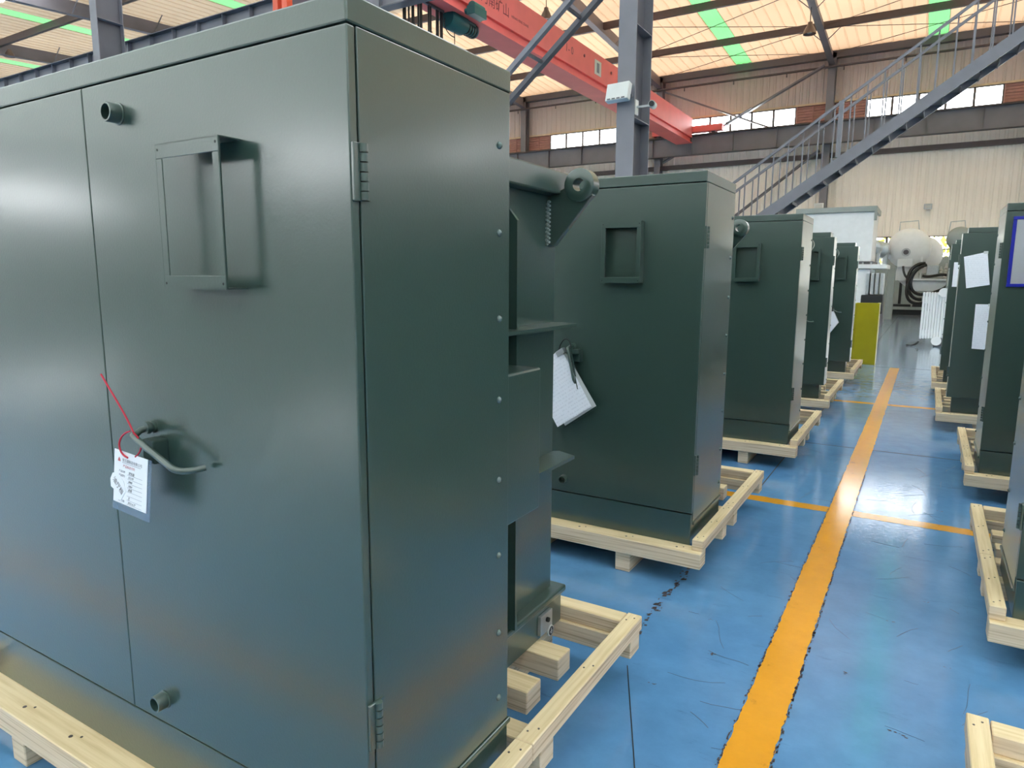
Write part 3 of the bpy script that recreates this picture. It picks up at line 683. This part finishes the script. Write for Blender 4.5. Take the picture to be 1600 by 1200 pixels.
# ================================================================== TRANSFORMERS
W = 1.70; GM = M['green']
def make_tank(t, style):
    tx0, tx1, ty0, ty1 = -W+.25, -.25, (.60 if style == 'a' else .30), 1.28
    tk = MB().box(tx0, tx1, ty0, ty1, .13, 1.60).build('tank', GM, t, bevel=.006)
    MB().box(tx0-.03, tx1+.03, ty0, ty1+.03, .0, .125).build('tank_base', GM, t, bevel=.004)
    MB().box(tx0-.045, tx1+.045, ty0, ty1+.045, .118, .145).build('base_rim', GM, t, bevel=.008)
    MB().box(tx0-.05, tx1+.05, ty0-.04, ty1+.03, 1.598, 1.675).build('tank_cover', GM, t, bevel=.006)
    for sg, xw in ((1, tx1), (-1, tx0)):
        # tapering horizontal stiffener shelves
        for z in (.675, 1.155):
            MB().prism([(xw, .70), (xw+sg*.10, .70), (xw+sg*.10, ty1-.02), (xw+sg*.02, ty1+.015), (xw, ty1)], 2, z-.009, z+.003).build('stiffener_shelf', GM, t)
        MB().prism([(xw, .15), (xw+sg*.062, .15), (xw+sg*.062, 1.49), (xw+sg*.02, 1.54), (xw, 1.54)], 1, .905, .918).build('stiffener_plate', GM, t)
        MB().box(xw, xw+sg*.15, .60, .905, .595, 1.045).build('radiator_box', GM, t, bevel=.006)
        # lifting lug: plate square to the wall with a thick ring
        cx, cz = xw+sg*.124, 1.624; yl = 1.225
        pts = [(xw, 1.590), (xw, 1.425), (xw+sg*.028, 1.425), (cx+sg*.046, 1.590)]
        pts += [(cx+sg*.044*math.cos(a), cz+.044*math.sin(a)) for a in [math.radians(d) for d in (-35, -60, -90, -120, -150, -180)]]
        lg = MB().prism(pts, 1, yl-.012, yl+.012).build('lifting_lug', GM, t, bevel=.002, seg=1)
        MB().lathe((cx, yl-.026, cz), (cx, yl+.026, cz), [(0, .021), (0, .050), (.06, .054), (.94, .054), (1, .050), (1, .021), (0, .021)], 28, (False, False)).build('lug_ring', M['offwhite'] if False else GM, lg, smooth=True)
        wd = MB()
        for k in range(22): z = 1.432 + k*.0068; o_ = sg*(.002+.007*(k % 2)); wd.lathe((xw+o_, yl-.017, z-.006), (xw+o_, yl-.017, z+.006), [(0, .002), (.3, .008), (.7, .008), (1, .002)], 7)
        stuff(wd.build('weld_bead', M['weld'], lg))
    pd = MB().box(tx1+.03, tx1+.045, 1.12, 1.21, .02, .095).build('ground_pad', M['galv'], t, bevel=.002)
    MB().cyl((tx1+.045, 1.165, .07), (tx1+.055, 1.165, .07), .009, n=8).build('pad_hole', M['seam'], pd)
    gl = MB().cyl((tx1+.030, 1.195, .000), (tx1+.036, 1.195, .000), .021, n=20).build('earth_label', M['white_plastic'], t); gl.location = (0.012, 0, .012)
    MB().cyl((tx1+.036, 1.195, .000), (tx1+.0366, 1.195, .000), .017, n=20).build('earth_disc', M['black'], gl)
    em = MB(); x_ = tx1+.0372
    em.box(x_-.0003, x_, 1.1935, 1.1965, 0, .011)
    for k, hw_ in enumerate((.010, .007, .004)): em.box(x_-.0003, x_, 1.195-hw_, 1.195+hw_, -.002-k*.004, .000-k*.004)
    em.build('earth_symbol', M['white_plastic'], gl)

def make_transformer(loc, label, style, group):
    t = thing('transformer', loc, label, 'transformer', group)
    a = style == 'a'
    li, bi = (0.0, 0.0) if a else (.042, .045)      # lid and plinth set-backs
    D = .548 if a else .24; split = -.85 if a else -.46
    zb = .163 if a else .155
    # body shell (sides, back) standing on a plinth
    MB().box(-W, 0, .024, D, .115 if a else zb, 1.7548).build('cabinet_shell', GM, t, bevel=.0025)
    MB().box(-W+.004+bi, -.004-bi, .004+bi*1.2, D+.005, 0, .158).build('plinth', GM, t, bevel=.003)
    if a: MB().box(-W-.006, .006, .03, D+.008, .098, .113).build('plinth_rim', GM, t, bevel=.004)
    MB().box(-W+li, -li, 0.0 if a else .03, D+.004, 1.756, 1.806).build('lid', GM, t, bevel=.004)
    # doors
    for (x0, x1, nm) in ((split+.0008, 0, 'right'), (-W, split-.0008, 'left')):
        d = MB().box(x0, x1, 0, .020, zb+.003, 1.7530).build('door', GM, t, bevel=.0028)
        hx = (0 if nm == 'right' else -W); sg = 1 if nm == 'right' else -1
        for z in (.36, 1.454):
            hg = MB().box(hx, hx+sg*.0075, .001, .019, z, z+.102).build('hinge', GM, d, bevel=.0015, seg=1)
            lf = MB().box(hx, hx+sg*.005, .030, .048, z+.002, z+.100)
            for k in range(6): lf.cyl((hx+sg*.008, .0245, z+.0012+k*.017), (hx+sg*.008, .0245, z+.0158+k*.017), .0092, n=12)
            lf.build('hinge_knuckle', GM, d, smooth=True)
    # screws up the rear edge of both side panels
    for xs, sg in ((0, 1), (-W, -1)):
        ys = D-.048
        for z in (1.628, 1.424, 1.217, 1.014, .806, .603, .387, .20):
            MB().lathe((xs, ys, z), (xs+sg*.008, ys, z), [(0, .009), (.25, .009), (.7, .006), (1, .002)], 10).build('screw', M['zinc'], t, smooth=True)
    # threaded stub pipes
    if a:
        for z in (1.680, .235):
            MB().lathe((-.705, 0, z), (-.705, -.030, z), [(0, .0245), (.08, .0245), (.12, .0215), (.93, .0215), (1, .0205), (1, .0170), (.1, .0170)], 22, (False, True)).build('stub_pipe', GM, t, smooth=True)
    # document frame: open front frame on top and bottom plates
    fx0, fx1, fz0, fz1, fy = (-.495, -.293, 1.293, 1.587, -.052) if a else (-.272, -.125, 1.30, 1.63, -.048)
    fw = .020
    f = MB().box(fx0, fx1, fy, fy+.0025, fz1-.030, fz1).box(fx0, fx1, fy, fy+.0025, fz0, fz0+.026)
    f.box(fx0, fx0+fw, fy, fy+.0025, fz0+.026, fz1-.030).box(fx1-fw, fx1, fy, fy+.0025, fz0+.026, fz1-.030)
    f.box(fx0-.0012, fx0+.001, fy, fy+.005, fz0, fz1).box(fx1-.001, fx1+.0012, fy, fy+.005, fz0, fz1)
    fo = f.build('document_frame', GM, t, bevel=.0009, seg=1)
    MB().box(fx0, fx1, fy, 0, fz1-.0025, fz1).build('frame_top_plate', GM, fo); MB().box(fx0, fx1, fy, 0, fz0-.001, fz0+.0015).build('frame_bottom_plate', GM, fo)
    if not a:
        MB().box(fx0, fx0+.003, fy, 0, fz0, fz1).build('frame_side_plate', GM, fo); MB().box(fx1-.003, fx1, fy, 0, fz0, fz1).build('frame_side_plate', GM, fo)
    sc = MB()
    for xx in (fx0+.007, fx1-.008):
        for zz in (fz0+.010, fz1-.012): sc.cyl((xx, fy-.0004, zz), (xx, fy+.001, zz), .0028, n=8)
    sc.build('screw_holes', M['seam'], fo)
    # handle: bent rod from a threaded boss, with a lock box below
    hx, hz = (-.662, .962) if a else (-.30, .92)
    MB().lathe((hx, 0, hz), (hx, -.022, hz), [(0, .016), (.3, .016), (.32, .013), (.6, .013), (.62, .016), (1, .015)], 16).build('handle_boss', GM, t, smooth=True)
    L = .165 if a else .11
    pts = [(hx, -.01, hz)] + [(hx-.004, -.03, hz-.004)] + arc((hx+.012, -.045, hz-.012), .012, PI, 1.5*PI, 4, 'xy')
    pts += [(hx+L*.35, -.057, hz-.032), (hx+L*.8, -.057, hz-.060)] + bez((hx+L*.9, -.057, hz-.066), (hx+L, -.057, hz-.073), (hx+L+.025, -.052, hz-.074), (hx+L+.042, -.012, hz-.068), 6)
    MB().tube(pts, .0076, 10).build('handle', M['green_dark'] if False else GM, t, smooth=True)
    MB().box(hx+.01, hx+.055, -.038, 0, hz-.078, hz-.022).build('lock_box', M['green_dark'], t, bevel=.003)
    make_tank(t, style)
    return t
TL, TR_ = 'green pad transformers of the left row', 'green pad transformers of the right row'
ta = make_transformer((-.90, .94, .18), 'nearest green transformer cabinet at left, a card hung on its handle', 'a', TL)
def place_tr(src, loc, label, g):
    c = copy_tree(src); c.location = loc; c['label'] = label; c['group'] = g
    return c
t2 = place_tr(ta, (-.907, 3.25, .18), 'second green transformer cabinet of the left row, papers clipped on its handle', TL)
t3 = place_tr(ta, (-.855, 5.73, .18), 'third green transformer cabinet of the left row, before the stairs', TL)
for o_, an_ in ((t2, 56), (t3, 68)):                      # their handles hang down, and their tanks carry no shelves
    for k_ in list(o_.children):
        if k_.name.startswith('handle') and not k_.name.startswith('handle_boss'):
            pv = Vector((-.662, 0, .962)); rm = Matrix.Rotation(math.radians(an_), 3, 'Y'); k_.rotation_euler = rm.to_euler(); k_.location = pv - rm @ pv
        elif k_.name.startswith('stiffener_shelf'): bpy.data.objects.remove(k_)
for o_ in (t2, t3):                                     # these two frames are closed at the sides by return plates
    for k_ in o_.children:
        if k_.name.startswith('document_frame'):
            for xx in (-.495, -.2945): MB().box(xx, xx+.0015, -.0495, 0, 1.295, 1.585).build('frame_side_plate', GM, k_)
tb = make_transformer((-.89, 8.14, .18), 'fourth green transformer cabinet of the left row, with a set-back lid', 'b', TL)
place_tr(tb, (-.86, 10.67, .18), 'farthest green transformer cabinet of the left row beside the yellow sheet', TL)
place_tr(ta, (2.09, 3.185, .18), 'nearest green transformer of the right row, cut by the frame edge', TR_)
place_tr(ta, (2.10, 5.575, .18), 'green transformer of the right row with the blue-framed notice', TR_)
place_tr(tb, (1.95, 8.01, .18), 'green transformer of the right row with two loose white sheets', TR_)
place_tr(tb, (1.92, 10.37, .18), 'farthest green transformer of the right row with one narrow white sheet', TR_)

# ================================================================== CARDS AND PAPERS
# inspection card in a clear sleeve on the first handle
t = thing('hang_tag', (-1.574, .872, .945), 'white inspection card in a clear sleeve hung by red cord on nearest handle', 'tag')
t.rotation_euler = (math.radians(-4), math.radians(4), 0)
MB().box(-.073, .078, .001, .0022, -.006, .142).build('sleeve', M['sleeve'], t, bevel=.0005, seg=1)
cd = MB().box(-.067, .066, -.0006, .0006, .014, .142).build('card', M['paper'], t)
F = (PI/2, 0, 0)
text_mesh('变压器制造有限公司', .0088, 'print', M['inkgrey'], cd, (-.034, -.0008, .118), F, depth=.0001)
MB().box(-.034, .040, -.0009, -.0006, .1145, .1152).build('print_rule', M['inkgrey'], cd)
text_mesh('产品标识卡片', .0080, 'print', M['inkred'], cd, (-.030, -.0008, .1045), F, depth=.0001)
MB().prism([(-.052, .116), (-.041, .116), (-.043, .122), (-.0465, .126), (-.050, .122)], 1, -.0009, -.0006).build('emblem', M['inkred'], cd)
for k, (a_, b_) in enumerate((('产品名称', '变压器'), ('产品型号', 'S13-M'), ('', '2000'), ('', '10kV'), ('', '合格'), ('', ''), ('签 名', '王'), ('出厂日期', '2023.6.27'))):
    z = .091 - k*.0102
    if a_: text_mesh(a_, .0062, 'print', M['inkgrey'], cd, (-.046, -.0008, z), F, depth=.0001)
    if b_: text_mesh(b_, .0078, 'handwriting', M['inkblack'], cd, (-.008, -.0008, z), F, depth=.0001, shear=.3)
    MB().box(-.012, .048, -.0009, -.0006, z-.0022, z-.0018).build('print_rule', M['inkgrey'], cd)
st = MB().prism([(-.071, .082), (-.080, .066), (-.077, .047), (-.062, .042), (-.060, .020), (-.034, .022), (-.016, .047), (-.024, .070), (-.052, .086)], 1, -.0016, -.0008).build('sticker', M['paper'], t)
st['label'] = 'torn white sticker with handwriting'
text_mesh('油厅档', .0165, 'handwriting', M['inkblack'], st, (-.070, -.0018, .066), (PI/2, math.radians(38), 0), depth=.0001)
cm = M['cord']
MB().tube(bez((.012, -.012, .200), (-.05, -.008, .180), (-.05, -.006, .135), (-.010, -.002, .131), 12), .0022, 7).build('cord', cm, t, smooth=True)
MB().tube(bez((.020, -.008, .198), (.050, .004, .175), (.03, .004, .15), (.018, -.001, .139), 10), .0020, 7).build('cord', cm, t, smooth=True)
MB().tube(bez((.016, -.006, .198), (-.02, -.005, .235), (-.07, -.004, .268), (-.128, -.003, .312), 8), .0022, 7).build('cord', cm, t, smooth=True)

def sheet(parent, pts, y0, y1, m, name): return MB().prism(pts, 1, y0, y1).build(name, m, parent)
t = thing('clipboard', (-1.61, 3.19, .70), 'white papers on a dark clipboard hung askew from the second cabinet handle', 'clipboard')
sheet(t, [(.01, -.002), (.196, .135), (.026, .405), (-.165, .27)], .022, .026, M['green_dark'], 'board')
sheet(t, [(.022, .02), (.198, .145), (.02, .41), (-.15, .285)], .014, .016, M['offwhite'], 'back_sheet')
sheet(t, [(-.018, .010), (.176, .141), (.115, .24), (.012, .402), (-.03, .415), (-.18, .27)], .004, .0052, M['paper_tilt'], 'paper_sheet')
cl = MB().prism([(-.02, .385), (.02, .412), (.004, .436), (-.036, .409)], 1, -.004, .03).build('clip', M['galv'], t, bevel=.002)
MB().tube(bez((-.02, .01, .42), (.0, .0, .50), (.05, -.005, .50), (.055, .0, .44), 8), .003, 6).build('hang_cord', M['black'], t)
MB().tube(bez((.05, .0, .44), (.06, .008, .38), (.075, .008, .30), (.095, .008, .225), 8), .005, 6).build('pen', M['green_dark'], t)
MB().box(.062, .10, -.004, .03, .41, .432).build('tape', M['green_dark'], t)
t = thing('paper_sheaf', (-1.13, 10.615, .655), 'small white sheaf of papers hanging on the farthest left cabinet', 'paper')
sheet(t, [(-.055, 0), (.095, .235), (.0, .43), (-.06, .38), (-.09, .05)], 0, .003, M['paper'], 'front_sheet')
sheet(t, [(-.045, .01), (.105, .235), (.005, .44)], .006, .008, M['offwhite'], 'back_sheet')
MB().box(-.05, .02, -.006, .012, .385, .45).build('clip', M['black'], t, bevel=.003)
def poster(nm, x, y, z, pts, label, m=None):
    t = thing(nm, (x, y, z), label, 'paper'); sheet(t, pts, 0, .0012, m or M['paper_print'], 'sheet')
    tp = MB(); c_ = pts[2]; tp.box(c_[0]-.03, c_[0]+.006, -.0008, -.0002, c_[1]-.02, c_[1]+.006); tp.build('tape', M['offwhite'], t); return t
poster('notice_sheet', .30, 8.0045, 1.41, [(.02, .0), (.205, .035), (.16, .345), (-.025, .30)], 'upper tilted white sheet taped on the right-row cabinet')
poster('notice_sheet', .41, 8.0045, .825, [(.005, .005), (.135, .0), (.13, .435), (0, .435)], 'lower narrow white sheet taped beneath the tilted sheet')
poster('notice_sheet', .26, 10.3645, 1.40, [(0, 0), (.20, 0), (.20, .305), (0, .305)], 'white sheet on the farthest right-row cabinet')
t = thing('document_board', (.61, 5.57, 1.45), 'white notice in a bright blue frame on the right-row cabinet', 'notice')
MB().box(-.17, .17, -.010, .004, 0, .02).box(-.17, .17, -.010, .004, .43, .45).box(-.17, -.15, -.010, .004, .02, .43).box(.15, .17, -.010, .004, .02, .43).build('frame', M['blueframe'], t, bevel=.002, seg=1)
MB().box(-.15, .15, -.003, .004, .02, .43).build('sheet', M['paper'], t)
MB().box(-.15, .15, -.0055, -.0035, .02, .43).build('cover', M['sleeve'] if False else M['glass'], t)

# ================================================================== FAR EQUIPMENT
t = thing('yellow_sheet', (-.875, 13.5, 0), 'yellow upright steel sheet standing on the floor past the left row', 'sheet')
MB().box(-.16, .16, 0, .02, 0, 1.08).build('face', M['yellow'], t, bevel=.004)
MB().box(.15, .19, .0, .35, 0, 1.075).build('return', M['yellow'], t, bevel=.004); MB().box(-.19, -.15, .02, .35, 0, 1.07).build('return', M['yellow'], t, bevel=.004)

t = thing('white_transformer', (-2.5, 24.0, 0), 'large white boxed power transformer with a grey top frame, far left', 'transformer')
MB().box(-1.3, .95, 0, 2.2, .30, 1.78).build('tank', M['white'], t, bevel=.02)
MB().box(-1.4, 1.38, -.12, 2.3, 1.80, 1.93).build('tank_flange', M['white'], t, bevel=.01)
bl = MB()
for k in range(12): bl.cyl((-1.25+k*.22, -.06, 1.93), (-1.25+k*.22, -.06, 1.99), .03, n=6)
stuff(bl.build('flange_bolts', M['galv'], t))
MB().box(-1.25, .93, .1, 2.0, 2.02, 3.52).build('upper_box', M['white'], t, bevel=.02)
MB().box(-1.32, .99, .02, 2.08, 3.52, 3.68).build('top_frame', M['greyeq'], t, bevel=.01); MB().box(.93, 1.0, .02, .12, 3.25, 3.55).build('frame_post', M['greyeq'], t)
MB().box(-1.3, 1.0, .1, 2.1, 1.93, 2.02).build('gasket_band', M['steel_dark'], t)
for k in range(4):
    x = .86+k*.13; MB().box(x, x+.085, -.1, .5, 1.02, 1.66).build('radiator_fin', M['galv'], t, bevel=.015)
MB().box(.75, 1.36, -.05, .6, .42, 1.0).build('pump_housing', M['black'], t, bevel=.03); MB().box(-1.2, 1.3, .2, 2.0, 0, .42).build('skid', M['steel_dark'], t)
MB().tube(bez((.1, -.05, 1.15), (.25, -.2, 1.25), (.4, -.2, 1.0), (.42, -.1, .85), 10), .05, 8).build('hose', M['hoist'], t, smooth=True)
MB().tube(bez((.0, -.05, 1.0), (.15, -.2, 1.1), (.28, -.2, .95), (.3, -.1, .8), 10), .045, 8).build('hose', M['hoist'], t, smooth=True)

for k, (x, y, lab) in enumerate(((-1.37, 27.0, 'first bright steel drum on a riser beside the white transformer'), (-1.20, 29.0, 'second bright steel drum on a riser, behind the first one'))):
    t = thing('pipe_drum', (x, y, 0), lab, 'pipe')
    MB().lathe((-.22, 0, 1.9), (-.22, 0, 2.45), [(0, .10), (1, .10)], 14).build('riser', M['galv'], t, smooth=True)
    MB().lathe((-.42, -.2, 2.55), (-.42, 1.0, 2.55), [(0, .05), (.02, .2), (.08, .30), (.9, .32), (1, .25)], 24).build('drum', M['galv'], t, smooth=True)
    MB().box(-.3, .15, -.3, .3, 0, 1.9).build('stand', M['greyeq'], t, bevel=.02)

t = thing('grey_cabinet', (-.55, 33.2, 0), 'long sage-grey cabinet with dark slits standing before the far wall', 'cabinet')
MB().box(-1.15, 1.7, 0, 1.3, .34, 2.38).build('body', M['greyeq'], t, bevel=.02)
for x in (-.42, .48): MB().box(x-.05, x+.05, -.03, .0, .45, 1.35).build('slit', M['black'], t); MB().box(x-.42, x+.42, -.06, .0, .34, .44).build('foot_plate', M['black'], t)
MB().box(-1.1, 1.75, -.1, 1.2, .22, .34).build('base_beam', M['greyeq'], t); MB().box(-.8, 1.6, .0, 1.1, 0, .22).build('skid', M['black'], t)

t = thing('oil_transformer', (0, 30.0, 0), 'white oil transformer with two round conservator drums and black cables', 'transformer')
MB().box(-1.22, 1.2, -.3, 1.4, 1.43, 1.50).build('cover_flange', M['white'], t, bevel=.01)
MB().prism([(-.98, 1.43), (-.55, 1.05), (.9, 1.0), (.9, 1.43)], 1, -.15, 1.3).build('hull', M['white'], t, bevel=.02)
MB().box(.0, .85, 0, 1.2, 0, 1.1).build('lower_tank', M['offwhite'], t, bevel=.02)
MB().prism([(-1.12, 1.50), (-.30, 1.50), (-.42, 2.25), (-1.0, 2.25)], 1, 0, .8).build('pedestal', M['white'], t, bevel=.02)
dr = MB().lathe((-.73, -.1, 2.62), (-.73, 1.3, 2.62), [(0, .05), (0, .15), (.015, .35), (.05, .55), (.1, .68), (.16, .74), (.9, .74), (1, .5)], 32).build('conservator', M['white'], t, smooth=True)
MB().cyl((-.80, -.16, 2.47), (-.80, -.05, 2.47), .15, n=20).build('gauge', M['galv'], dr); MB().cyl((-.80, -.17, 2.47), (-.80, -.16, 2.47), .09, n=20).build('gauge_face', M['steel_dark'], dr)
dr2 = MB().lathe((-.30, .7, 2.40), (-.30, 2.1, 2.40), [(0, .05), (0, .2), (.02, .45), (.06, .6), (.12, .70), (.9, .70), (1, .5)], 32).build('conservator', M['white'], t, smooth=True)
MB().box(-1.05, -.55, -.16, .0, 1.93, 2.22).build('terminal_box', M['white'], t, bevel=.015)
MB().box(-.30, -.24, -.12, .0, 1.5, 2.3).build('drum_leg', M['white'], t)
MB().box(-.1, .30, .0, .4, 1.62, 2.0).build('relay_box', M['galv'], t, bevel=.03)
for k in range(5):
    x = .36+k*.17; b = MB(); b.lathe((x, .1+.1*(k % 2), 1.5), (x, .1+.1*(k % 2), 1.95+.12*(k % 3)), [(0, .05), (.1, .09), (.2, .05), (.3, .09), (.4, .05), (.5, .08), (.6, .05), (.7, .08), (.8, .04), (1, .03)], 12); b.build('bushing', M['galv'], t, smooth=True)
for pts, r in ((bez((-.15, -.2, 2.05), (-.9, -.4, 2.1), (-.75, -.4, .6), (-.15, -.35, .75), 18), .06), (bez((-.10, -.25, 2.0), (-.75, -.45, 1.9), (-.95, -.45, .35), (-.10, -.4, .62), 18), .055),
               (bez((-.2, -.2, 1.95), (-.7, -.35, 1.75), (-.7, -.4, .75), (.0, -.35, .95), 18), .055), (bez((-.0, -.35, .9), (.3, -.4, 1.1), (.75, -.4, 1.1), (.65, -.3, 1.6), 16), .05),
               (bez((.62, -.3, 1.6), (.4, -.35, 1.75), (.1, -.3, 1.5), (-.2, -.25, 1.6), 14), .05), (bez((-.85, -.2, 1.95), (-.82, -.3, 1.7), (-.75, -.35, 1.5), (-.55, -.3, 1.48), 10), .04), (bez((.0, -.4, .9), (.05, -.4, .6), (.0, -.4, .4), (.1, -.3, .35), 10), .06)):
    MB().tube(pts, r, 8).build('cable', M['black'], t, smooth=True)
MB().tube([(-1.1, .6, 3.3), (-1.1, .6, 3.62), (-.5, .6, 3.66), (-.45, .6, 3.3)], .02, 6).build('guard_rail', M['galv'], t)

t = thing('radiator', (.16, 18.0, 0), 'white finned radiator standing at the aisle end behind the right row', 'radiator')
for k in range(9):
    x = -.21+k*.053; MB().box(x-.0235, x+.0235, 0, .5, .16+.004*k, 1.20).build('fin', M['white'], t, bevel=.012, seg=1)
MB().box(-.21, .24, .2, .3, .95, 1.1).build('header', M['white'], t); MB().box(-.21, .24, .2, .3, .22, .35).build('header', M['white'], t)
MB().cyl((.16, -.08, 1.20), (.16, .02, 1.20), .10, n=18).build('valve_flange', M['white'], t, smooth=True); MB().cyl((.10, -.08, .13), (.10, .04, .13), .10, n=18).build('valve_flange', M['white'], t, smooth=True)
MB().box(.05, .40, .05, .45, 0, .16).build('foot', M['steel_dark'], t)
tag(MB().tube(bez((-.30, 17.9, .012), (-.2, 17.7, .012), (-.12, 18.1, .012), (-.08, 17.9, .10), 10) , .02, 6).build('cable_scrap', M['black']), 'scrap of dark cable lying on the floor by the white radiator', 'cable')
t = thing('conservator_drum', (.80, 28.0, 0), 'grey round conservator drum peeking above the farthest right cabinets', 'drum')
MB().lathe((0, 0, 2.85), (0, 1.3, 2.85), [(0, .06), (.02, .25), (.08, .36), (.2, .40), (1, .36)], 28).build('drum', M['greyeq'], t, smooth=True)
MB().box(-.25, .25, .3, 1.1, 0, 2.6).build('stand', M['greyeq'], t); MB().tube([(-.35, .3, 2.95), (-.3, .3, 3.42), (.1, .3, 3.45), (.15, .3, 3.1)], .02, 6).build('guard_rail', M['galv'], t)
t = thing('junction_box', (-4.62, 35.2, 4.62), 'small white box on the far column behind the stairs', 'box')
MB().box(-.20, .20, 0, .14, 0, .30).build('body', M['white'], t, bevel=.01); MB().box(-.15, .15, -.01, 0, .05, .25).build('lid', M['white_plastic'], t)

# greenery outside the low windows
hb = MB()
for i in range(2600):
    x = R.uniform(-13, 9); z = R.uniform(0.2, 5.0); y = 39.0 + R.uniform(-.5, .9); s = R.uniform(.10, .26); a = R.uniform(0, 6.28); tl = R.uniform(-.8, .8)
    dx, dz = s*math.cos(a), s*math.sin(a)
    hb.add([(x-dx, y, z-dz), (x+dz*.5, y+tl*s, z-dx*.5), (x+dx, y, z+dz), (x-dz*.5, y-tl*s, z+dx*.5)], [(0,1,2,3)])
stuff(tag(hb.build('hedge', M['hedge']), 'sunlit yellow-green hedge outside the low far windows', 'hedge'))
struct(MB().box(-60, 30, 36.25, 60, -.3, -.02).build('ground', M['greyeq']))
